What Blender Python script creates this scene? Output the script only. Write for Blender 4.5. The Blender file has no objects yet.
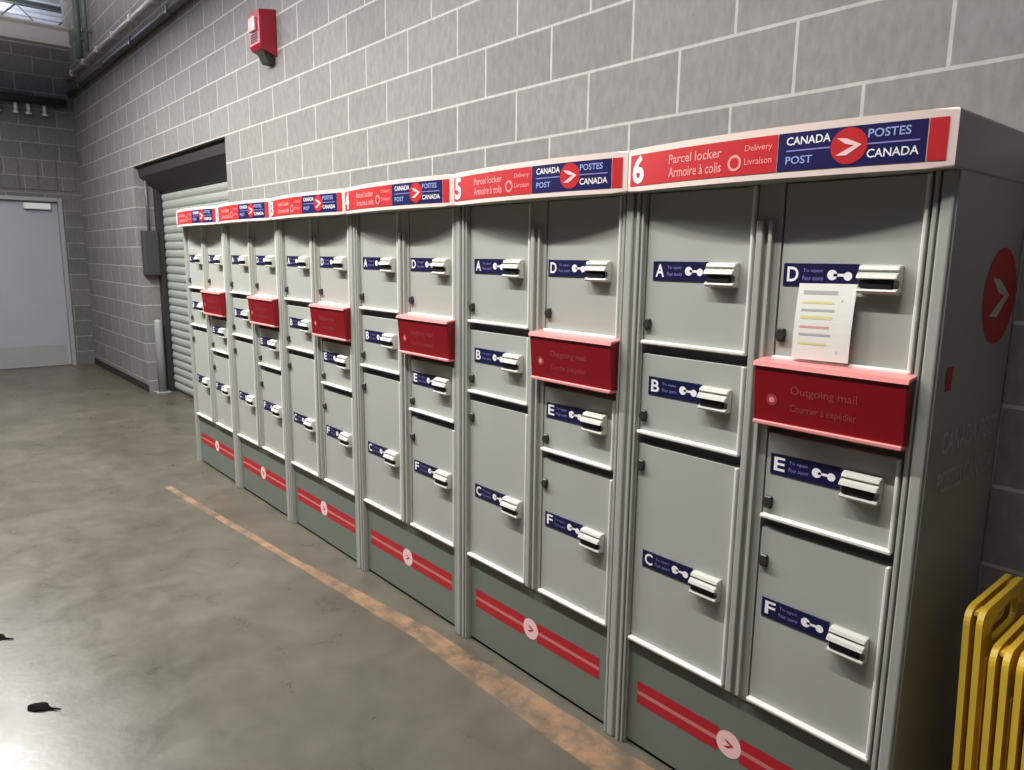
import bpy, bmesh, math, random
from mathutils import Vector, Matrix
random.seed(7)
SC = bpy.context.scene
COL = SC.collection
R = math.radians

# ------------------------------------------------------------------ materials
def srgb(r, g, b):
    f = lambda c: (c / 255) / 12.92 if c <= 10 else (((c / 255) + .055) / 1.055) ** 2.4
    return (f(r), f(g), f(b), 1)

def mat(name, col, rough=.5, metal=0, noise=0, nscale=8, bump=0, spec=.5, emit=None, estr=0):
    m = bpy.data.materials.new(name); m.use_nodes = True
    nt = m.node_tree; b = nt.nodes['Principled BSDF']
    b.inputs['Base Color'].default_value = col
    b.inputs['Roughness'].default_value = rough
    b.inputs['Metallic'].default_value = metal
    b.inputs['Specular IOR Level'].default_value = spec
    if emit:
        b.inputs['Emission Color'].default_value = emit
        b.inputs['Emission Strength'].default_value = estr
    if noise or bump:
        tc = nt.nodes.new('ShaderNodeTexCoord')
        n = nt.nodes.new('ShaderNodeTexNoise'); n.inputs['Scale'].default_value = nscale; n.inputs['Detail'].default_value = 5
        nt.links.new(tc.outputs['Object'], n.inputs['Vector'])
        if noise:
            mx = nt.nodes.new('ShaderNodeMix'); mx.data_type = 'RGBA'
            mx.inputs['A'].default_value = tuple(c * (1 - noise) for c in col[:3]) + (1,)
            mx.inputs['B'].default_value = tuple(min(1, c * (1 + noise)) for c in col[:3]) + (1,)
            nt.links.new(n.outputs['Fac'], mx.inputs['Factor'])
            nt.links.new(mx.outputs['Result'], b.inputs['Base Color'])
        if bump:
            bp = nt.nodes.new('ShaderNodeBump'); bp.inputs['Strength'].default_value = bump; bp.inputs['Distance'].default_value = .004
            nt.links.new(n.outputs['Fac'], bp.inputs['Height']); nt.links.new(bp.outputs['Normal'], b.inputs['Normal'])
    return m

M = {}
M['grey']   = mat('locker grey enamel', srgb(166, 168, 160), .42, noise=.03, nscale=6)
M['frame']  = mat('locker frame enamel', srgb(164, 166, 157), .38, noise=.03, nscale=6)
M['kick']   = mat('kick plate enamel', srgb(110, 116, 106), .45, noise=.06, nscale=5)
M['trim']   = mat('lit-tone edge strip', srgb(226, 226, 216), .3)  # pale tone stands in for light caught on the door lips
M['beige']  = mat('header surround', srgb(226, 204, 194), .4, noise=.03)
M['red']    = mat('header red print', srgb(190, 36, 40), .4, noise=.04, nscale=10)
M['redtxt'] = mat('pale pink print', srgb(250, 150, 145), .5)
M['white']  = mat('white print', srgb(240, 236, 236), .45)
M['pinkw']  = mat('pinkish white print', srgb(248, 200, 198), .45)
M['blue']   = mat('navy blue print', srgb(20, 16, 76), .4, noise=.05)
M['navy']   = mat('door label navy', srgb(14, 11, 60), .4, noise=.05)
M['lav']    = mat('lavender print', srgb(130, 128, 190), .5)
M['sky']    = mat('light blue print', srgb(150, 165, 215), .5)
M['slotred']= mat('dark red plastic', srgb(128, 6, 20), .35, noise=.06, nscale=6)
M['slotrim']= mat('lit-tone pink rim', srgb(232, 140, 136), .35)  # pink puts the light on the slot box edges into the colour
M['slottxt']= mat('faded pink print', srgb(160, 62, 64), .5)
M['lock']   = mat('lock cover plastic', srgb(196, 196, 186), .35)
M['black']  = mat('black slot', srgb(12, 12, 12), .5)
M['dark']   = mat('dark grille and shade', srgb(34, 34, 32), .6)
M['pin']    = mat('dark steel pin', srgb(58, 58, 52), .4, metal=.3)
M['stripe'] = mat('kick stripe red', srgb(176, 22, 36), .45, noise=.08, nscale=12)
M['stripe2']= mat('kick stripe pink gap', srgb(196, 120, 112), .5)
M['emblem'] = mat('emblem red', srgb(196, 24, 30), .45)
M['sidetxt']= mat('side letter white', srgb(200, 200, 196), .5)
M['paper']  = mat('white paper', srgb(232, 230, 220), .7)
M['pyel']   = mat('faded yellow ink', srgb(222, 214, 150), .7)
M['pgry']   = mat('grey ink', srgb(176, 176, 172), .7)
M['ppink']  = mat('pink ink', srgb(220, 158, 158), .7)
M['yellow'] = mat('yellow plastic', srgb(228, 188, 58), .42, noise=.12, nscale=14)
M['alarm']  = mat('alarm red plastic', srgb(142, 22, 38), .35)
M['alens']  = mat('strobe lens', srgb(206, 160, 164), .2)
M['pipe']   = mat('grey conduit', srgb(96, 94, 96), .45, metal=.3)
M['pipel']  = mat('galvanised conduit', srgb(196, 192, 190), .4, metal=.2)
M['box']    = mat('dark box enamel', srgb(54, 54, 52), .5)
M['door']   = mat('grey painted steel door', srgb(150, 150, 156), .5, noise=.05, nscale=3)
M['dframe'] = mat('grey door frame', srgb(140, 142, 138), .5, noise=.05)
M['closer'] = mat('pale closer cover', srgb(226, 226, 226), .4)
M['shut']   = mat('grey rolling shutter', srgb(150, 155, 148), .5, noise=.05, nscale=3)
M['hood']   = mat('shutter hood dark', srgb(34, 33, 32), .6, noise=.2, nscale=4)
M['steel']  = mat('bluish painted steel', srgb(150, 156, 172), .5, noise=.12, nscale=3)
M['beam']   = mat('pale grey beam', srgb(186, 182, 178), .5, noise=.06, nscale=3)
M['joist']  = mat('dark green joist', srgb(84, 92, 88), .55, noise=.1)
M['deck']   = mat('ceiling deck', srgb(150, 156, 172), .6, noise=.12, nscale=2)
M['leaf']   = mat('dry dark leaf', srgb(20, 18, 15), .9, noise=.3, nscale=60, spec=.05)
M['tube']   = mat('fluorescent tube', srgb(255, 255, 255), .5, emit=(1, .98, .95, 1), estr=4)
M['fix']    = mat('white light housing', srgb(225, 225, 228), .5)

def wall_mat(name, axis, c1, c2, mortar, offx, offz):
    """concrete block with pale mortar; axis 0: courses run along x, 1: along y"""
    m = bpy.data.materials.new(name); m.use_nodes = True
    nt = m.node_tree; b = nt.nodes['Principled BSDF']; L = nt.links.new
    tc = nt.nodes.new('ShaderNodeTexCoord'); sp = nt.nodes.new('ShaderNodeSeparateXYZ'); cb = nt.nodes.new('ShaderNodeCombineXYZ')
    L(tc.outputs['Object'], sp.inputs[0])
    ax = nt.nodes.new('ShaderNodeMath'); ax.operation = 'SUBTRACT'; ax.inputs[1].default_value = offx
    az = nt.nodes.new('ShaderNodeMath'); az.operation = 'SUBTRACT'; az.inputs[1].default_value = offz
    L(sp.outputs[axis], ax.inputs[0]); L(sp.outputs[2], az.inputs[0])
    L(ax.outputs[0], cb.inputs[0]); L(az.outputs[0], cb.inputs[1])
    br = nt.nodes.new('ShaderNodeTexBrick')
    br.offset = .5; br.offset_frequency = 2; br.squash = 1
    br.inputs['Scale'].default_value = 1; br.inputs['Brick Width'].default_value = .4064; br.inputs['Row Height'].default_value = .2032
    br.inputs['Mortar Size'].default_value = .0055; br.inputs['Mortar Smooth'].default_value = .25; br.inputs['Bias'].default_value = 0
    br.inputs['Color1'].default_value = c1; br.inputs['Color2'].default_value = c2; br.inputs['Mortar'].default_value = mortar
    L(cb.outputs[0], br.inputs['Vector'])
    n = nt.nodes.new('ShaderNodeTexNoise'); n.inputs['Scale'].default_value = 45; n.inputs['Detail'].default_value = 6
    mp = nt.nodes.new('ShaderNodeMapping'); mp.inputs['Scale'].default_value = (1, 1, .45)
    L(tc.outputs['Object'], mp.inputs['Vector']); L(mp.outputs[0], n.inputs['Vector'])
    cr = nt.nodes.new('ShaderNodeMapRange'); cr.inputs['From Min'].default_value = .3; cr.inputs['From Max'].default_value = .7
    cr.inputs['To Min'].default_value = .87; cr.inputs['To Max'].default_value = 1.08
    L(n.outputs['Fac'], cr.inputs['Value'])
    mx = nt.nodes.new('ShaderNodeMix'); mx.data_type = 'RGBA'; mx.blend_type = 'MULTIPLY'; mx.inputs['Factor'].default_value = 1
    L(br.outputs['Color'], mx.inputs['A']); L(cr.outputs[0], mx.inputs['B'])
    L(mx.outputs['Result'], b.inputs['Base Color'])
    b.inputs['Roughness'].default_value = .8; b.inputs['Specular IOR Level'].default_value = .25
    bp = nt.nodes.new('ShaderNodeBump'); bp.inputs['Strength'].default_value = .35; bp.inputs['Distance'].default_value = .004
    L(n.outputs['Fac'], bp.inputs['Height']); L(bp.outputs[0], b.inputs['Normal'])
    return m
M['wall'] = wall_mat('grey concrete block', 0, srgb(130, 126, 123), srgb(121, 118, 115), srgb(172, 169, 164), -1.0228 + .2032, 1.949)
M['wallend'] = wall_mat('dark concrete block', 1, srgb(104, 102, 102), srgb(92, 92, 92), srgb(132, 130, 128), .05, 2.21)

def floor_mat():
    m = bpy.data.materials.new('polished concrete'); m.use_nodes = True
    nt = m.node_tree; b = nt.nodes['Principled BSDF']; L = nt.links.new
    tc = nt.nodes.new('ShaderNodeTexCoord')
    def noise(scale, detail=6, dist=0, rough=.55):
        n = nt.nodes.new('ShaderNodeTexNoise'); n.inputs['Scale'].default_value = scale; n.inputs['Detail'].default_value = detail
        n.inputs['Distortion'].default_value = dist; n.inputs['Roughness'].default_value = rough
        L(tc.outputs['Object'], n.inputs['Vector']); return n
    a = noise(.9, 6, .8); c = noise(5.5, 8, .6, .62); d = noise(40, 4)
    r = nt.nodes.new('ShaderNodeValToRGB'); e = r.color_ramp.elements
    e[0].position = .3; e[0].color = srgb(78, 74, 63); e[1].position = .7; e[1].color = srgb(99, 94, 84)
    k = e.new(.5); k.color = srgb(88, 83, 72)
    L(a.outputs['Fac'], r.inputs['Fac'])
    mr = nt.nodes.new('ShaderNodeMapRange'); mr.inputs['From Min'].default_value = .3; mr.inputs['From Max'].default_value = .7
    mr.inputs['To Min'].default_value = .8; mr.inputs['To Max'].default_value = 1.16; L(c.outputs['Fac'], mr.inputs['Value'])
    mx = nt.nodes.new('ShaderNodeMix'); mx.data_type = 'RGBA'; mx.blend_type = 'MULTIPLY'; mx.inputs['Factor'].default_value = 1
    L(r.outputs['Color'], mx.inputs['A']); L(mr.outputs[0], mx.inputs['B'])
    L(mx.outputs['Result'], b.inputs['Base Color'])
    rr = nt.nodes.new('ShaderNodeMapRange'); rr.inputs['From Min'].default_value = .35; rr.inputs['From Max'].default_value = .65
    rr.inputs['To Min'].default_value = .27; rr.inputs['To Max'].default_value = .36; L(c.outputs['Fac'], rr.inputs['Value'])
    L(rr.outputs[0], b.inputs['Roughness'])
    bp = nt.nodes.new('ShaderNodeBump'); bp.inputs['Strength'].default_value = .12; bp.inputs['Distance'].default_value = .003
    L(d.outputs['Fac'], bp.inputs['Height']); L(bp.outputs[0], b.inputs['Normal'])
    return m
M['floor'] = floor_mat()

def tape_mat(name, col):
    """worn adhesive tape: real holes where it has rubbed away"""
    m = bpy.data.materials.new(name); m.use_nodes = True
    nt = m.node_tree; b = nt.nodes['Principled BSDF']; L = nt.links.new
    b.inputs['Roughness'].default_value = .55
    tc = nt.nodes.new('ShaderNodeTexCoord')
    n = nt.nodes.new('ShaderNodeTexNoise'); n.inputs['Scale'].default_value = 11; n.inputs['Detail'].default_value = 7; n.inputs['Roughness'].default_value = .65
    L(tc.outputs['Object'], n.inputs['Vector'])
    mr = nt.nodes.new('ShaderNodeMapRange'); mr.inputs['From Min'].default_value = .36; mr.inputs['From Max'].default_value = .62
    mr.inputs['To Min'].default_value = .08; mr.inputs['To Max'].default_value = .58
    L(n.outputs['Fac'], mr.inputs['Value']); L(mr.outputs[0], b.inputs['Alpha'])
    n2 = nt.nodes.new('ShaderNodeTexNoise'); n2.inputs['Scale'].default_value = 4; L(tc.outputs['Object'], n2.inputs['Vector'])
    r = nt.nodes.new('ShaderNodeValToRGB'); e = r.color_ramp.elements
    e[0].position = .38; e[0].color = tuple(c * .75 for c in col[:3]) + (1,); e[1].position = .62; e[1].color = col
    L(n2.outputs['Fac'], r.inputs['Fac']); L(r.outputs['Color'], b.inputs['Base Color'])
    return m
M['tape'] = tape_mat('worn orange tape', srgb(192, 150, 114))

# ------------------------------------------------------------------ mesh builder
class MB:
    def __init__(s): s.bm = bmesh.new(); s.mats = []
    def mi(s, m):
        m = M[m]
        if m not in s.mats: s.mats.append(m)
        return s.mats.index(m)
    def box(s, x0, x1, y0, y1, z0, z1, m, bev=0, seg=2):
        vs = [s.bm.verts.new((x, y, z)) for x in (x0, x1) for y in (y0, y1) for z in (z0, z1)]
        i = s.mi(m)
        fs = [s.bm.faces.new([vs[k] for k in q]) for q in ((0,1,3,2),(4,6,7,5),(0,4,5,1),(2,3,7,6),(0,2,6,4),(1,5,7,3))]
        for f in fs: f.material_index = i
        if bev:
            es = list({e for f in fs for e in f.edges})
            r = bmesh.ops.bevel(s.bm, geom=es, offset=bev, segments=seg, profile=.5, affect='EDGES')
            for f in r['faces']: f.material_index = i
        return s
    def prism(s, pts, a, b, axis, m, bev=0):
        """pts: outline in the plane across `axis`; extruded from a to b along it"""
        def mk(p, t):
            return {'x': (t, p[0], p[1]), 'y': (p[0], t, p[1]), 'z': (p[0], p[1], t)}[axis]
        i = s.mi(m); n = len(pts)
        A = [s.bm.verts.new(mk(p, a)) for p in pts]; B = [s.bm.verts.new(mk(p, b)) for p in pts]
        fs = [s.bm.faces.new(A), s.bm.faces.new(B[::-1])]
        fs += [s.bm.faces.new([A[k], B[k], B[(k+1) % n], A[(k+1) % n]]) for k in range(n)]
        for f in fs: f.material_index = i
        if bev:
            es = list({e for f in fs[:2] for e in f.edges})
            r = bmesh.ops.bevel(s.bm, geom=es, offset=bev, segments=2, profile=.5, affect='EDGES')
            for f in r['faces']: f.material_index = i
        return s
    def disc(s, c, r, t, axis, m, n=28, rz=None):
        pts = [(c[0] + r * math.cos(2*math.pi*k/n), c[1] + (rz or r) * math.sin(2*math.pi*k/n)) for k in range(n)]
        return s.prism(pts, t[0], t[1], axis, m)
    def tube(s, pts, r, m, n=12):
        i = s.mi(m); rings = []
        P = [Vector(p) for p in pts]
        for k, p in enumerate(P):
            d = (P[min(k+1, len(P)-1)] - P[max(k-1, 0)]).normalized()
            u = d.orthogonal().normalized() if k == 0 else (u - d * u.dot(d)).normalized()
            v = d.cross(u)
            rr = r[k] if isinstance(r, (list, tuple)) else r
            rings.append([s.bm.verts.new(p + u*rr*math.cos(2*math.pi*q/n) + v*rr*math.sin(2*math.pi*q/n)) for q in range(n)])
        for a, b in zip(rings, rings[1:]):
            for q in range(n):
                f = s.bm.faces.new([a[q], a[(q+1) % n], b[(q+1) % n], b[q]]); f.material_index = i; f.smooth = True
        for ring in (rings[0][::-1], rings[-1]):
            f = s.bm.faces.new(ring); f.material_index = i
        return s
    def grid(s, fn, nu, nv, m, smooth=True):
        i = s.mi(m)
        V = [[s.bm.verts.new(fn(a / nu, b / nv)) for b in range(nv + 1)] for a in range(nu + 1)]
        for a in range(nu):
            for b in range(nv):
                f = s.bm.faces.new([V[a][b], V[a+1][b], V[a+1][b+1], V[a][b+1]]); f.material_index = i; f.smooth = smooth
        return s
    def poly(s, pts, m):
        f = s.bm.faces.new([s.bm.verts.new(p) for p in pts]); f.material_index = s.mi(m); return s
    def text(s, string, u0, u1, v0, v1, m, fn, bold=0):
        """lettering fitted to a rectangle (u, v), each point put in place by fn(u, v)"""
        cu = bpy.data.curves.new('t', 'FONT'); cu.body = string; cu.resolution_u = 3; cu.offset = bold
        ob = bpy.data.objects.new('t', cu); COL.objects.link(ob)
        dg = bpy.context.evaluated_depsgraph_get(); dg.update()
        me = ob.evaluated_get(dg).to_mesh()
        xs = [v.co.x for v in me.vertices]; ys = [v.co.y for v in me.vertices]
        ax, bx, ay, by = min(xs), max(xs), min(ys), max(ys)
        i = s.mi(m)
        V = [s.bm.verts.new(fn(u0 + (v.co.x-ax)/(bx-ax)*(u1-u0), v0 + (v.co.y-ay)/(by-ay)*(v1-v0))) for v in me.vertices]
        for p in me.polygons:
            try: f = s.bm.faces.new([V[k] for k in p.vertices]); f.material_index = i
            except ValueError: pass
        ob.to_mesh_clear(); bpy.data.objects.remove(ob); bpy.data.curves.remove(cu)
        return s
    def build(s, name, parent=None, loc=(0,0,0), recalc=True, shift=None, **props):
        if shift: bmesh.ops.translate(s.bm, vec=Vector(shift), verts=s.bm.verts)
        if recalc: bmesh.ops.recalc_face_normals(s.bm, faces=s.bm.faces)
        me = bpy.data.meshes.new(name); s.bm.to_mesh(me); s.bm.free()
        for m in s.mats: me.materials.append(m)
        o = bpy.data.objects.new(name, me); COL.objects.link(o); o.location = loc
        if parent: o.parent = parent
        for k, v in props.items(): o[k] = v
        return o

def empty(name, loc, label, cat, group=None, rot=(0,0,0)):
    o = bpy.data.objects.new(name, None); COL.objects.link(o); o.empty_display_size = .1
    o.location = loc; o.rotation_euler = rot; o['label'] = label; o['category'] = cat
    if group: o['group'] = group
    return o
def tag(o, label, cat, group=None):
    o['label'] = label; o['category'] = cat
    if group: o['group'] = group
    return o
def copy_tree(o, parent=None):
    c = o.copy(); COL.objects.link(c)
    if parent: c.parent = parent
    for ch in [x for x in bpy.data.objects if x.parent == o]: copy_tree(ch, c)
    return c
def S(o): o['kind'] = 'structure'; return o

# ------------------------------------------------------------------ the room
D = .452                # face of the block wall
XE = -10.5              # face of the far wall
ZC = 4.9                # ceiling deck
XF = -17.0              # end of the bay behind the far wall
ZF = 3.98               # top of the far wall, open above
OX0, OX1, OZ = -7.85, -5.18, 2.35       # roller door opening
S(MB().box(XF, 3.5, -6, 1.4, -.2, 0, 'floor').build('floor'))
w = MB()
w.box(XE-.2, OX0, D, D+.25, 0, ZC+.1, 'wall'); w.box(OX1, 3.5, D, D+.25, 0, ZC+.1, 'wall'); w.box(OX0, OX1, D, D+.25, OZ, ZC+.1, 'wall')
S(w.build('wall_back'))
# far wall: door opening left clear
DY0, DY1, DZ = -.78, .23, 2.16
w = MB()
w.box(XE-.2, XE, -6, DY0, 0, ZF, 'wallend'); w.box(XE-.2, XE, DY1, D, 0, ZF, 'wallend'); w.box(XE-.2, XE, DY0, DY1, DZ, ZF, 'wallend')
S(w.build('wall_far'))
S(MB().box(XF, 3.5, -6, 5, ZC+.1, ZC+.2, 'deck').build('ceiling'))
S(MB().box(XE, OX0, D-.012, D, 0, .075, 'dark').build('base_shade_back'))  # dark strip painting the shadow line at the foot of the wall
# soldier course over the far door: stands 8 mm proud
w = MB()
for k in range(-12, 3):
    y = k * .2032
    if y + .2 < D: w.box(XE, XE+.012, y+.006, y+.197, DZ+.09, DZ+.45, 'wallend', .003, 1)
S(w.build('trim_1'))

# far door
dr = S(MB().box(XE-.09, XE-.045, DY0+.05, DY1-.05, .01, DZ-.05, 'door', .003, 1).build('door_1'))
f = MB()
f.box(XE-.12, XE+.02, DY0-.0, DY0+.05, 0, DZ, 'dframe', .004, 1); f.box(XE-.12, XE+.02, DY1-.05, DY1, 0, DZ, 'dframe', .004, 1)
f.box(XE-.12, XE+.02, DY0+.05, DY1-.05, DZ-.05, DZ, 'dframe', .004, 1)
S(f.build('door_frame', dr))
MB().box(XE-.045, XE+.02, -.19, .1, DZ-.15, DZ-.075, 'closer', .008).build('door_closer', dr, label='pale door closer box')
h = MB(); h.tube([(XE-.045, DY0+.12, 1.02), (XE+.0, DY0+.12, 1.02), (XE+.005, DY0+.24, 1.02)], .01, 'pipel'); h.disc((DY0+.12, 1.02), .028, (XE-.046, XE-.035), 'x', 'pipel')
h.build('door_handle', dr)
MB().box(XE-.0449, XE-.043, DY0+.09, DY1-.09, .03, .28, 'dframe').build('kick_strip', dr)

# rolling shutter recess
RY = D + .25
sh = MB()
n = 27
for k in range(n):
    z0 = .02 + k * .083
    sh.prism([(RY+.0, z0), (RY-.012, z0+.02), (RY-.016, z0+.042), (RY-.012, z0+.064), (RY, z0+.083), (RY+.02, z0+.083), (RY+.02, z0)], OX0+.02, OX1-.02, 'x', 'shut')
dr2 = S(sh.build('door_2'))
hood = MB()
hood.prism([(RY-.21, OZ-.001), (RY-.2, OZ-.1), (RY-.03, 2.1), (RY-.02, 2.1), (RY-.02, OZ-.001)], OX0+.01, OX1-.01, 'x', 'hood')
S(hood.build('shutter_hood', dr2))
g = MB()
for x0 in (OX0+.001, OX1-.091):
    g.box(x0, x0+.09, RY-.075, RY-.02, 0, 2.14, 'hood', .004, 1)
S(g.build('guide_rail', dr2))

cb = empty('control_box', (OX0, .55, 1.25), 'dark grey control box on the side of the roller door opening', 'control box')
MB().box(0.001, .11, -.075, .075, 0, .46, 'box', .008).build('case', cb)
MB().box(.108, .116, -.065, .065, .012, .448, 'box', .004).build('cover', cb)
MB().tube([(.05, 0, .46), (.05, 0, 1.05)], .014, 'pipe').build('conduit', cb)
ps = empty('bollard_post', (OX0+.10, .56, 0), 'short grey steel guard post at the far foot of the roller door', 'post')
MB().tube([(0,0,.012),(0,0,.76),(0,0,.785)], [.04,.04,.03], 'dframe', 16).build('post_tube', ps)
MB().box(-.07,.07,-.07,.07,0,.012,'dframe',.003,1).build('base_plate', ps)

# conduits on the block wall
p = MB(); p.tube([(XE+.02, D-.035, 3.45), (-2.0, D-.035, 3.45)], .03, 'pipe')
pc = tag(p.build('conduit_pipe'), 'dark grey conduit running along the block wall, lower of the two', 'pipe')
for k in range(7): MB().box(XE+.7+k*1.2, XE+.75+k*1.2, D-.075, D-.002, 3.41, 3.49, 'pipe', .006, 1).build('wall_mount', pc)
p = MB(); p.tube([(XE+.02, D-.05, 3.63), (-2.0, D-.05, 3.63)], .026, 'pipel')
pc = tag(p.build('conduit_pipe'), 'pale galvanised conduit running just above the dark conduit', 'pipe')
for k in range(12): MB().box(XE+.4+k*.7, XE+.44+k*.7, D-.085, D-.002, 3.595, 3.665, 'pipel', .006, 1).build('wall_mount', pc)

for x, r_, lb in ((-9.55, .035, 'thick dark green pipe dropping down the block wall near the far corner'), (-9.15, .022, 'thin dark green pipe dropping down the block wall beside the thick one')):
    p = MB(); p.tube([(x, D-.06, 3.70), (x, D-.06, ZC+.03)], r_, 'joist')
    pc = tag(p.build('drop_pipe'), lb, 'pipe', 'drop pipes near the far corner')
    MB().box(x-.03, x+.03, D-.10, D-.002, 3.9, 3.93, 'joist').build('wall_mount', pc)

# steelwork under the roof
b = MB()
b.prism([(XE+.02, 3.98), (XE+.2, 3.98), (XE+.2, 4.0), (XE+.12, 4.02), (XE+.12, 4.17), (XE+.2, 4.19), (XE+.2, 4.21), (XE+.02, 4.21), (XE+.02, 4.19), (XE+.1, 4.17), (XE+.1, 4.02), (XE+.02, 4.0)], -6, D-.002, 'y', 'beam')
S(b.build('trim_2'))
# roof deck ribs
b = MB()
for k in range(67):
    x = XF + .3 + k * .3
    b.prism([(x, ZC+.1), (x+.03, ZC+.04), (x+.14, ZC+.04), (x+.17, ZC+.1)], -6, D-.002 if x > XE-.4 else 5, 'y', 'deck')
S(b.build('trim_3'))
def joist(x, i):
    j = MB(); y0, y1 = -6, (D-.002 if x > XE-.4 else 5)
    j.box(x-.05, x+.05, y0, y1, ZC, ZC+.04, 'joist'); j.box(x-.04, x+.04, y0, y1, ZC-.36, ZC-.33, 'joist')
    n = 16
    for k in range(n):
        a = y0 + (y1-y0)*k/n; c = y0 + (y1-y0)*(k+.5)/n; e = y0 + (y1-y0)*(k+1)/n
        j.tube([(x, a, ZC), (x, c, ZC-.34)], .012, 'joist', 6); j.tube([(x, c, ZC-.34), (x, e, ZC)], .012, 'joist', 6)
    S(j.build('trim_%d' % i))
for i, x in enumerate((-14.2, -12.3, -10.35, -8.3, -6.2, -4.1, -2.0, .1, 2.2)): joist(x, 4+i)

# pipework on the far wall above the door
pp = MB(); pp.tube([(XE+.09, -3.0, 3.32), (XE+.09, .36, 3.32)], .05, 'box')
pp = tag(pp.build('sprinkler_pipe'), 'dark pipe with pale fittings high on the far wall above the door', 'pipe')
for y in (-.36, -.18, -.05, .12):
    q = MB(); q.tube([(XE+.09, y, 3.26), (XE+.09, y, 3.16)], .022, 'pipel', 10); q.disc((XE+.09, y), .035, (3.14, 3.16), 'z', 'pipel')
    q.build('fitting', pp)
for y in (-2.0, -.8, .25): MB().box(XE+.001, XE+.15, y-.015, y+.015, 3.26, 3.275, 'box').build('wall_mount', pp)

# ------------------------------------------------------------------ light fittings: strip lamps, plus uplights added for fill
def fixture(x, y, z, along, watts, label, group, L=1.2, lamp=True, wid=.06, up=.95):
    t = empty('strip_light', (x, y, z), label, 'light', group, (0, 0, R(90) if along == 'y' else 0))
    h = MB(); h.prism([(-.075, .06), (-.05, 0), (.05, 0), (.075, .06)], -L/2, L/2, 'x', 'fix'); h.build('housing', t)
    for yy in (-.03, .03):
        MB().tube([(-L/2+.03, yy, -.02), (L/2-.03, yy, -.02)], .013, 'tube', 10).build('tube', t)
    hh = MB()
    for xx in (-L/2+.1, L/2-.1): hh.tube([(xx, 0, .06), (xx, 0, ZC+.04-z)], .005, 'pipe', 6)
    hh.build('hanger', t)
    if lamp:
        ld = bpy.data.lights.new('strip lamp', 'AREA'); ld.shape = 'RECTANGLE'; ld.size = L; ld.size_y = wid; ld.energy = watts; ld.color = (1, .985, .965)
        lo = bpy.data.objects.new('strip lamp', ld); COL.objects.link(lo); lo.location = (x, y, z-.05); lo.rotation_euler = (0, 0, R(90) if along == 'y' else 0)
        lu = ld.copy(); lu.energy = watts * up
        lo = bpy.data.objects.new('added uplight', lu); COL.objects.link(lo); lo.location = (x, y, z+.09); lo.rotation_euler = (R(180), 0, R(90) if along == 'y' else 0)  # upward lamp added to lift the upper wall, the deck and the fill
for k, (x, wt) in enumerate(((-8.8, 18), (-7.1, 82), (-5.4, 118), (-3.7, 102), (-2.0, 74), (-.35, 50))):
    nm = ['farthest from', 'second farthest from', 'third farthest from', 'third nearest to', 'second nearest to', 'nearest to'][k]
    fixture(x, -1.2, 3.42, 'x', wt, 'white fluorescent strip light hung parallel to the lockers, %s the yellow signs' % nm, 'strip lights parallel to the lockers')
fixture(-12.2, -1.3, 4.2, 'y', 300, 'added white strip light, unseen behind the far wall, brightening the deck', 'strip lights beyond the far wall', L=1.2, up=1)  # unseen fixture, added to light up the deck past the far wall
fixture(-12.9, -.5, 4.78, 'y', 20, 'short white fluorescent strip light close under the roof beyond the far wall', 'strip lights beyond the far wall', L=.7)

# ------------------------------------------------------------------ parcel lockers
P = .8
H0, H1 = 1.655, 1.764
DB = .44
SH = (-.4, -.22, 0)
def bow(x, e=0): return -(.04 + .04 * (1 - ((x - .4) / .4) ** 2)) - e
def on_header(e): return lambda u, v: (u, bow(u, e), v)
def header_strip(b, x0, x1, z0, z1, m, e):
    n = max(2, int((x1 - x0) / .03))
    b.grid(lambda a, c: (x0 + (x1-x0)*a, bow(x0 + (x1-x0)*a, e), z0 + (z1-z0)*c), n, 1, m)

def wing(b, c, s, m, fn):
    """white swept wing of the round badge"""
    def P2(*pts): b.poly([fn(c[0] + x*s, c[1] + y*s) for x, y in pts], m)
    P2((-.72, .5), (-.1, .42), (.74, .02), (.3, .0), (-.2, .12))
    P2((.74, .02), (-.1, -.55), (-.72, -.52), (-.25, -.28), (.3, .0))
def ring(b, c, r, m, fn, n=28):
    b.poly([fn(c[0] + r*math.cos(2*math.pi*k/n), c[1] + r*math.sin(2*math.pi*k/n)) for k in range(n)], m)

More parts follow.
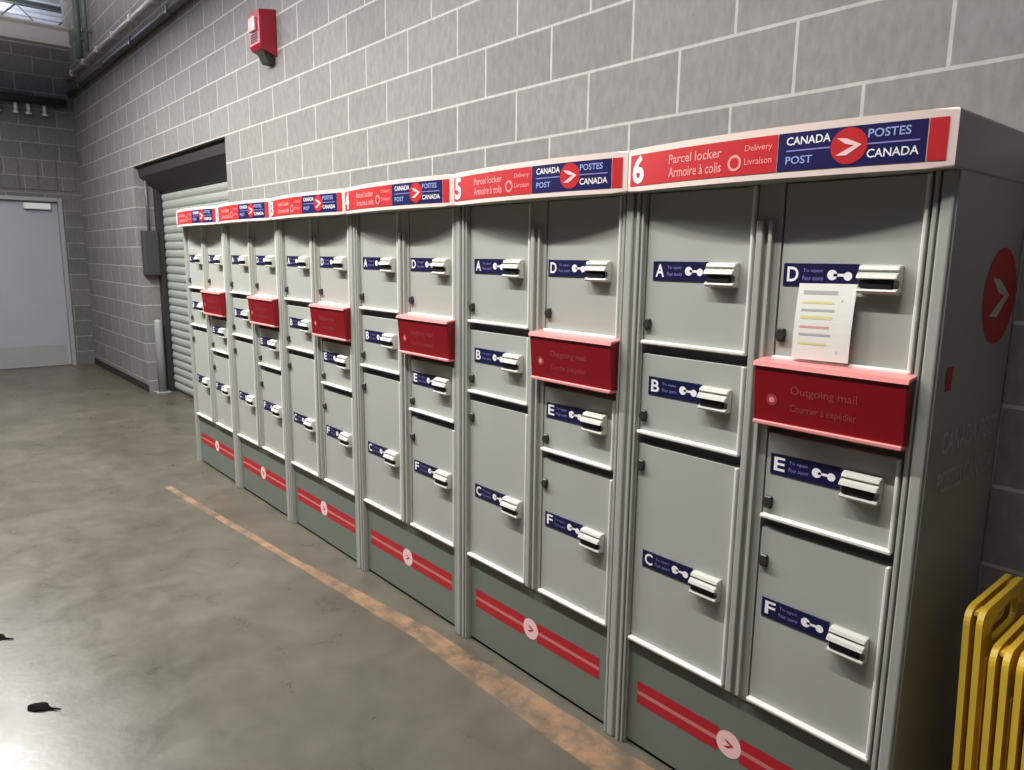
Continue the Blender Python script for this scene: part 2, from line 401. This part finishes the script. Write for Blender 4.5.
def make_locker():
    t = empty('parcel_locker', (0, 0, 0), '', 'parcel locker', 'parcel lockers along the block wall')
    B = lambda b, name, par=t, **k: b.build(name, par, shift=SH, **k)
    c = MB()
    c.box(.003, .797, .05, DB, .0, H0, 'grey')
    c.box(.003, .012, .004, .05, 0, H0, 'frame'); c.box(.788, .797, .004, .05, 0, H0, 'frame')
    # stiles with raised ribs
    c.box(.012, .033, .010, .05, 0, H0, 'frame')
    c.box(.006, .018, -.006, .02, 0, H0, 'frame', .003)
    c.box(.022, .030, -.002, .02, 0, H0, 'frame', .002)
    c.box(.750, .788, .010, .05, 0, H0, 'frame')
    c.box(.755, .764, -.003, .02, 0, H0, 'frame', .002)
    c.box(.769, .794, -.006, .02, 0, H0, 'frame', .004)
    c.box(.367, .432, .010, .05, .35, H0, 'frame'); c.box(.374, .392, -.006, .02, .352, 1.57, 'frame', .003)
    c.box(.404, .414, -.003, .02, .352, 1.57, 'frame', .002)
    c.box(.033, .750, .012, .05, .338, .353, 'frame', .002, 1)
    B(c, 'cabinet')
    # header canopy, bowed in plan
    hd = MB()
    n = 16
    out = [(.001 + .798*k/n, bow(.001 + .798*k/n)) for k in range(n+1)] + [(.799, DB), (.001, DB)]
    hd.prism(out, H0, H1, 'z', 'frame', .005); bi = hd.mi('beige')
    for f_ in hd.bm.faces:
        f_.normal_update()
        if f_.calc_center_median().y < -.036 and abs(f_.normal.x) < .8: f_.material_index = bi
    head = B(hd, 'header')
    r = MB(); header_strip(r, .012, .457, H0+.014, H1-.016, 'red', .0012); 
    r.text('Parcel locker', .155, .316, 1.713, 1.735, 'redtxt', on_header(.0018), .01)
    r.text('Armoire à colis', .155, .316, 1.680, 1.704, 'redtxt', on_header(.0018), .01)
    ring(r, (.352, 1.697), .018, 'redtxt', on_header(.0018)); ring(r, (.352, 1.697), .012, 'red', on_header(.0022))
    r.text('Delivery', .378, .445, 1.716, 1.733, 'redtxt', on_header(.0018))
    r.text('Livraison', .378, .445, 1.690, 1.705, 'redtxt', on_header(.0018))
    B(r, 'red_panel', head, recalc=False)
    r = MB(); header_strip(r, .752, .784, H0+.014, H1-.016, 'red', .0012); B(r, 'end_strip', head, recalc=False, label='plain red strip at the right end')
    u = MB(); header_strip(u, .459, .750, H0+.014, H1-.016, 'blue', .0012)
    F = on_header(.0018)
    u.text('CANADA', .478, .572, 1.722, 1.739, 'white', F, .012); u.text('POST', .478, .536, 1.683, 1.699, 'sky', F, .012)
    u.text('POSTES', .645, .722, 1.722, 1.739, 'sky', F, .012); u.text('CANADA', .645, .738, 1.683, 1.700, 'white', F, .012)
    header_strip(u, .478, .572, 1.709, 1.712, 'lav', .0018); header_strip(u, .645, .738, 1.709, 1.712, 'lav', .0018)
    ring(u, (.609, 1.710), .036, 'red', F); wing(u, (.609, 1.710), .034, 'pinkw', on_header(.0024))
    B(u, 'brand_panel', head, recalc=False, label='navy blue panel with white lettering and a red badge')
    # doors
    def door(x0, x1, z0, z1, zl, letter, pz, dx):
        d = MB()
        d.box(x0+.003, x1-.003, .012, .04, z0+.004, z1, 'grey', .003)
        dd = B(d, 'door')
        e = MB()
        e.box(x1-.011, x1-.003, -.001, .014, z0+.004, z1, 'trim', .002, 1)
        e.box(x0+.003, x1-.003, -.004, .014, z0, z0+.011, 'trim', .003, 1)
        B(e, 'edge_strip', dd, label='metal edge strip, coloured paler for caught light')
        l = MB(); lx0, lx1 = dx, dx + .174; h = .026
        l.box(lx0, lx1, .0095, .013, zl-h, zl+h, 'navy', .001, 1)
        fl = lambda a, z: (a, .0092, z)
        l.text(letter, lx0+.010, lx0+.038, zl-.016, zl+.018, 'white', fl, .02)
        l.text('To open', lx0+.048, lx0+.094, zl+.004, zl+.014, 'lav', fl); l.text('Pour ouvrir', lx0+.048, lx0+.098, zl-.012, zl-.002, 'lav', fl)
        ring(l, (lx0+.117, zl+.001), .0115, 'white', fl); l.poly([fl(lx0+.12, zl-.002), fl(lx0+.16, zl-.002), fl(lx0+.16, zl+.004), fl(lx0+.12, zl+.004)], 'white')
        ring(l, (lx0+.152, zl-.001), .0095, 'white', lambda a, z: (a, .0090, z))
        B(l, 'label_plate', dd, recalc=False, label='navy blue door label with white letter and key symbol')
        k = MB(); kx0, kx1 = dx + .182, dx + .266; zk = zl - .009
        prof = [(.012, .033), (.004, .034), (-.008, .031), (-.012, .024), (-.006, .019), (-.018, .014), (-.022, .006), (-.018, .004), (-.004, .002), (-.004, -.014), (-.014, -.017), (-.016, -.021), (-.012, -.026), (.012, -.028)]
        k.prism([(a, zk + b_) for a, b_ in prof], kx0, kx1, 'x', 'lock', .0025)
        k.box(kx0+.006, kx1-.012, -.0145, -.0035, zk-.0142, zk+.0022, 'black')
        B(k, 'lock', dd, label='pale plastic lock cover with a dark slot')
        pn = MB(); pn.disc((x0+.018, pz), .011, (.000, .014), 'y', 'pin', 16); pn.box(x0+.008, x0+.028, .003, .014, pz-.016, pz+.016, 'pin', .003, 1)
        B(pn, 'hinge_pin', dd)
    door(.033, .367, 1.245, H0-.002, 1.447, 'A', 1.300, .060)
    door(.033, .367, .988, 1.218, 1.130, 'B', 1.040, .062)
    door(.033, .367, .352, .958, .620, 'C', .895, .068)
    door(.432, .750, 1.245, H0-.002, 1.447, 'D', 1.305, .443)
    door(.432, .750, .852, 1.066, .992, 'E', .892, .447)
    door(.432, .750, .352, .824, .620, 'F', .740, .452)
    # red mail slot box
    m = MB()
    m.prism([(.012, 1.245), (-.036, 1.240), (-.039, 1.234), (-.028, 1.102), (.012, 1.102)], .414, .760, 'x', 'slotred', .003)
    mm = B(m, 'mail_slot', label='dark red slot box')
    e = MB(); e.prism([(.010, 1.2505), (-.040, 1.2445), (-.044, 1.234), (-.040, 1.233), (-.036, 1.2395), (.010, 1.2452)], .412, .762, 'x', 'slotrim', .0015)
    e.box(.416, .758, -.035, .01, 1.093, 1.1025, 'slotrim', .002, 1)
    B(e, 'rim', mm, label='lit-tone pink rim')
    fs = lambda a, z: (a, -.028 - (z - 1.102) * .0833 - .0008, z)
    fs2 = lambda a, z: (a, fs(a, z)[1]-.0004, z)
    x = MB(); ring(x, (.462, 1.156), .014, 'slottxt', fs); ring(x, (.462, 1.156), .007, 'slotrim', fs2); B(x, 'slot_badge', mm, recalc=False)
    x = MB(); x.text('Outgoing mail', .508, .66, 1.170, 1.194, 'slottxt', fs); x.text('Courrier à expédier', .508, .66, 1.130, 1.152, 'slottxt', fs)
    B(x, 'slot_lettering', mm, recalc=False)
    # kick plate
    kp = MB(); kp.box(.034, .749, .016, .05, .012, .337, 'kick', .002, 1); kk = B(kp, 'kick_plate')
    s = MB(); fk = lambda a, z: (a, .0154, z)
    for xa, xb in ((.068, .352), (.418, .712)):
        for z0, z1, mm_ in ((.192, .222, 'stripe'), (.150, .180, 'stripe'), (.180, .192, 'stripe2')):
            s.poly([fk(xa, z0), fk(xb, z0), fk(xb, z1), fk(xa, z1)], mm_)
    fr = lambda a, z: (a, .0150, z)
    ring(s, (.385, .187), .038, 'pinkw', fr); wing(s, (.385, .187), .022, 'stripe', lambda a, z: (a, .0146, z))
    B(s, 'kick_decal', kk, recalc=False, label='twin red stripes with a round pale badge')
    return t, head

loc0, head0 = make_locker()
names = ['grey steel parcel locker with a white paper notice, at the end beside the yellow signs',
         'grey steel parcel locker with red header, second from the yellow signs',
         'grey steel parcel locker with red header, third from the yellow signs',
         'grey steel parcel locker with red header, fourth from the yellow signs',
         'grey steel parcel locker with red header, second from the roller door',
         'grey steel parcel locker with red header, last one beside the roller door']
lockers = [loc0] + [copy_tree(loc0) for _ in range(5)]
for i, o in enumerate(lockers):
    o.location = (-P*(i+1) + .4, .22, 0); o['label'] = names[i]
    hd = [c for c in bpy.data.objects if c.parent == o and c.name.startswith('header')][0]
    nb = MB(); nb.text(str(6-i), .022, .066, 1.674, 1.746, 'white', on_header(.0020), .03)
    nb.build('locker_number', hd, shift=SH, recalc=False)
# printing on the open side of the end locker
fn = lambda y, z: (.7975 + .0006, y, z)
fn2 = lambda y, z: (.7975 + .001, y, z)
sd = MB(); ring(sd, (.325, 1.405), .108, 'emblem', fn, 40); wing(sd, (.325, 1.405), .085, 'sidetxt', fn2)
sd.build('side_emblem', loc0, shift=SH, recalc=False, label='round red emblem with white wing on the side panel')
sd = MB(); sd.text('CANADA POST', .07, .42, 1.075, 1.125, 'sidetxt', fn, .01)
sd.build('side_lettering', loc0, shift=SH, recalc=False, label='upper line of pale lettering on the side panel')
sd = MB(); sd.text('POSTES CANADA', .07, .42, .985, 1.035, 'sidetxt', fn, .01)
sd.build('side_lettering', loc0, shift=SH, recalc=False, label='lower line of pale lettering on the side panel')
sd = MB(); sd.poly([fn(.05, 1.215), fn(.085, 1.215), fn(.085, 1.265), fn(.05, 1.265)], 'emblem')
sd.build('side_sticker', loc0, shift=SH, recalc=False, label='small dark red sticker')

# paper notice taped to the end locker
pn = MB()
px0, px1, pz0, pz1 = -.309, -.1775, 1.256, 1.428
def pf(a, c): return (px0 + (px1-px0)*a + .004*(c-.5), -.004 - .010*math.sin(c*math.pi)*.4 - .004*(1-c), pz0 + (pz1-pz0)*c + .002*a)
pn.grid(pf, 4, 8, 'paper', False)
pap = tag(pn.build('paper_notice', recalc=False), 'white paper notice taped to a locker door above the red slot box', 'paper')
sm = pap.modifiers.new('thickness', 'SOLIDIFY'); sm.thickness = .0012; sm.offset = 1
pi = MB()
def line(u0, u1, v, hgt, m):
    for a, b_ in ((u0, u1),):
        n = 3
        q = lambda u, vv: Vector(pf(u, vv)) + Vector((0, -.0016, 0))
        pi.poly([q(a, v), q(b_, v), q(b_, v+hgt), q(a, v+hgt)], m)
for u0, u1, v, hg, m in ((.1,.7,.86,.05,'pgry'),(.1,.66,.74,.03,'pyel'),(.1,.68,.64,.03,'pgry'),(.1,.66,.54,.04,'pyel'),(.1,.62,.42,.03,'ppink'),(.1,.66,.32,.03,'pgry'),(.1,.6,.2,.03,'pyel'),(.78,.8,.1,.7,'pgry')):
    line(u0, u1, v, hg, m)
pi.build('printed_lines', pap, recalc=False)

# ------------------------------------------------------------------ folded yellow floor signs
def make_sign(Hh, W=.30):
    t = empty('floor_sign', (0,0,0), '', 'floor sign', 'folded yellow floor signs')
    def panel(x0, x1, name):
        b = MB()
        # outline with a grip hole: built as a frame of prisms round the hole, one mesh
        def outline(z): return (W/2) - .035*(1 - z/Hh)*0 
        r = .035
        def arc(cy, cz, a0, a1, rr=r, n=6): return [(cy + rr*math.cos(R(a0+(a1-a0)*k/n)), cz + rr*math.sin(R(a0+(a1-a0)*k/n))) for k in range(n+1)]
        hz0, hz1, hy = Hh-.085, Hh-.03, .085
        top = [(-W/2, hz0)] + [(-W/2, hz0+.01)] + arc(-W/2+r, Hh-r, 180, 90) + arc(W/2-r, Hh-r, 90, 0) + [(W/2, hz0)]
        # ring of quads between outer outline and hole
        hole = arc(hy-.02, hz0+.02, 270, 360, .02, 4) + arc(hy-.02, hz1-.02, 0, 90, .02, 4) + arc(-hy+.02, hz1-.02, 90, 180, .02, 4) + arc(-hy+.02, hz0+.02, 180, 270, .02, 4)
        foot = .055
        outer = [(W/2, 0), (W/2, hz0)] + arc(W/2-r, Hh-r, 0, 90) + arc(-W/2+r, Hh-r, 90, 180) + [(-W/2, hz0), (-W/2, 0), (-W/2+foot, 0), (-W/2+foot+.03, .06), (W/2-foot-.03, .06), (W/2-foot, 0)]
        i = b.mi('yellow')
        vo = {}
        for X, flip in ((x0, 0), (x1, 1)):
            O = [b.bm.verts.new((X, y, z)) for y, z in outer]; Hl = [b.bm.verts.new((X, y, z)) for y, z in hole]
            es = [b.bm.edges.new((O[k], O[(k+1) % len(O)])) for k in range(len(O))] + [b.bm.edges.new((Hl[k], Hl[(k+1) % len(Hl)])) for k in range(len(Hl))]
            bmesh.ops.triangle_fill(b.bm, edges=es, use_beauty=True)
            vo[flip] = (O, Hl)
        for q in (0, 1):
            A, C = vo[0][q], vo[1][q]
            for k in range(len(A)):
                b.bm.faces.new([A[k], A[(k+1) % len(A)], C[(k+1) % len(A)], C[k]])
        for f in b.bm.faces: f.material_index = i
        return b.build(name, t)
    panel(-.0175, -.0055, 'panel'); panel(.0055, .0175, 'panel')
    hb = MB()
    for y in (-.11, .11): hb.tube([(0, y-.022, Hh-.012), (0, y+.022, Hh-.012)], .005, 'yellow', 10)
    hb.build('hinge', t)
    rb = MB()
    for x in (-.0185, .0185):
        for y in (-.11, .11): rb.box(x-.002, x+.002, y-.008, y+.008, .09, Hh-.11, 'yellow', .001, 1)
    rb.build('edge_rib', t)
    return t
lab = ['tallest folded yellow plastic floor sign, leaning nearest the locker side',
       'folded yellow plastic floor sign, second from the locker side',
       'folded yellow plastic floor sign, third from the locker side',
       'folded yellow plastic floor sign, fourth from the locker side',
       'folded yellow plastic floor sign, outermost of the stack']
tall = make_sign(.77); short = make_sign(.705)
signs = [tall, short] + [copy_tree(short) for _ in range(3)]
for (x, y, tilt, rz), o, l in zip(((.132, .20, -2.4, 0), (.183, .195, -2.3, 0), (.2285, .20, -2.2, 0), (.273, .19, -2.2, 0), (.318, .195, -2.1, 0)), signs, lab):
    o.location = (x, y, .0); o.rotation_euler = (0, R(tilt), R(rz)); o['label'] = l

# ------------------------------------------------------------------ fire alarm
fa = empty('fire_alarm', (-4.25, D, 2.86), 'red fire alarm sounder high on the block wall', 'fire alarm')
b = MB(); b.prism([(-.001, .14), (-.105, .125), (-.115, .11), (-.115, -.075), (-.10, -.10), (-.001, -.14)], -.085, .085, 'x', 'alarm', .006); b.build('housing', fa)
b = MB(); b.box(-.045, .045, -.135, -.114, .0, .085, 'alens', .008); b.build('strobe_lens', fa)
b = MB()
for k in range(4): b.box(-.05, .05, -.119, -.114, -.06+k*.014, -.053+k*.014, 'dark')
b.build('grille', fa)
MB().prism([(-.002, -.141), (-.085, -.108), (-.05, -.175), (-.002, -.175)], -.05, .05, 'x', 'dark', .004).build('wall_mount', fa)  # dark wedge standing in for the shade below the alarm, no mount

# ------------------------------------------------------------------ floor tape and scraps
def tape(pts, wd, name='floor_tape'):
    b = MB(); n = len(pts)
    P_ = [Vector(p) for p in pts]
    segs = []
    for k in range(n-1):
        m = 8
        for j in range(m + (k == n-2)): segs.append(P_[k].lerp(P_[k+1], j/m))
    L_, R_ = [], []
    for k, p in enumerate(segs):
        d = (segs[min(k+1, len(segs)-1)] - segs[max(k-1, 0)]).normalized(); nn = Vector((-d.y, d.x))
        ww = wd(k/(len(segs)-1)) if callable(wd) else wd
        L_.append((p + nn*ww/2*(1+random.uniform(-.08,.08)))); R_.append((p - nn*ww/2*(1+random.uniform(-.08,.08))))
    i = b.mi('tape')
    vl = [b.bm.verts.new((p.x, p.y, .0012)) for p in L_]; vr = [b.bm.verts.new((p.x, p.y, .0012)) for p in R_]
    for k in range(len(segs)-1):
        b.bm.faces.new([vr[k], vr[k+1], vl[k+1], vl[k]])
    return b.build(name)
tag(tape([(-4.3, -.35), (-3.4, -.275), (-2.62, -.205)], .042), 'narrow worn orange floor tape running out past the far lockers', 'floor tape')
tag(tape([(-2.615, -.2), (-1.7, -.11), (-.92, -.095), (-.3, -.085), (.5, -.08)], lambda t: .05 + .085*min(1, t*2)), 'broad worn orange floor tape along the foot of the near lockers', 'floor tape')

def scrap(x, y, rz, s, label):
    b = MB()
    out = [(-.058, 0), (-.05, .022), (-.025, .032), (.0, .03), (.022, .016), (.04, .006), (.085, .002), (.085, -.002), (.04, -.006), (.015, -.016), (-.012, -.024), (-.042, -.02)]
    n = len(out)
    i = b.mi('leaf')
    V = [b.bm.verts.new((px*s, py*s, .002 + .006*s*(1 if k % 3 == 0 else .3))) for k, (px, py) in enumerate(out)]
    c = b.bm.verts.new((-.01*s, 0, .012*s)); c2 = b.bm.verts.new((-.01*s, 0, .001))
    for k in range(n):
        b.bm.faces.new([V[k], V[(k+1) % n], c]); b.bm.faces.new([V[(k+1) % n], V[k], c2])
    o = b.build('dry_leaf', loc=(x, y, 0)); o.rotation_euler = (0, 0, R(rz))
    tag(o, label, 'leaf', 'scraps on the concrete floor'); return o
scrap(-2.10, -1.345, 42, .85, 'dark dry scrap with a thin tail, whole on the bright sheen of the concrete floor')
scrap(-2.72, -1.40, 40, .8, 'small dark dry scrap on the concrete, farther back than the scrap with a thin tail')

# ------------------------------------------------------------------ world, camera, colour
wd = bpy.data.worlds.new('World'); SC.world = wd; wd.use_nodes = True
bg = wd.node_tree.nodes['Background']; bg.inputs['Color'].default_value = (.80, .86, 1, 1); bg.inputs['Strength'].default_value = .055

f_px = 723.57; yaw, pit, rol = R(49.322), R(9.949), R(.718)
d = Vector((-math.sin(yaw)*math.cos(pit), math.cos(yaw)*math.cos(pit), -math.sin(pit)))
r = Vector((math.cos(yaw), math.sin(yaw), 0)); u = r.cross(d)
r2 = r*math.cos(rol) + u*math.sin(rol); u2 = -r*math.sin(rol) + u*math.cos(rol)
cd = bpy.data.cameras.new('Camera'); co = bpy.data.objects.new('Camera', cd); COL.objects.link(co)
cd.sensor_fit = 'HORIZONTAL'; cd.sensor_width = 36; cd.lens = f_px / 1024 * 36; cd.clip_start = .02
co.matrix_world = Matrix(((r2.x, u2.x, -d.x, .5314), (r2.y, u2.y, -d.y, -1.5868), (r2.z, u2.z, -d.z, 1.4763), (0, 0, 0, 1)))
SC.camera = co
SC.view_settings.view_transform = 'Standard'; SC.view_settings.look = 'None'
SC.view_settings.gamma = 1; SC.view_settings.use_curve_mapping = False; SC.view_settings.exposure = 0
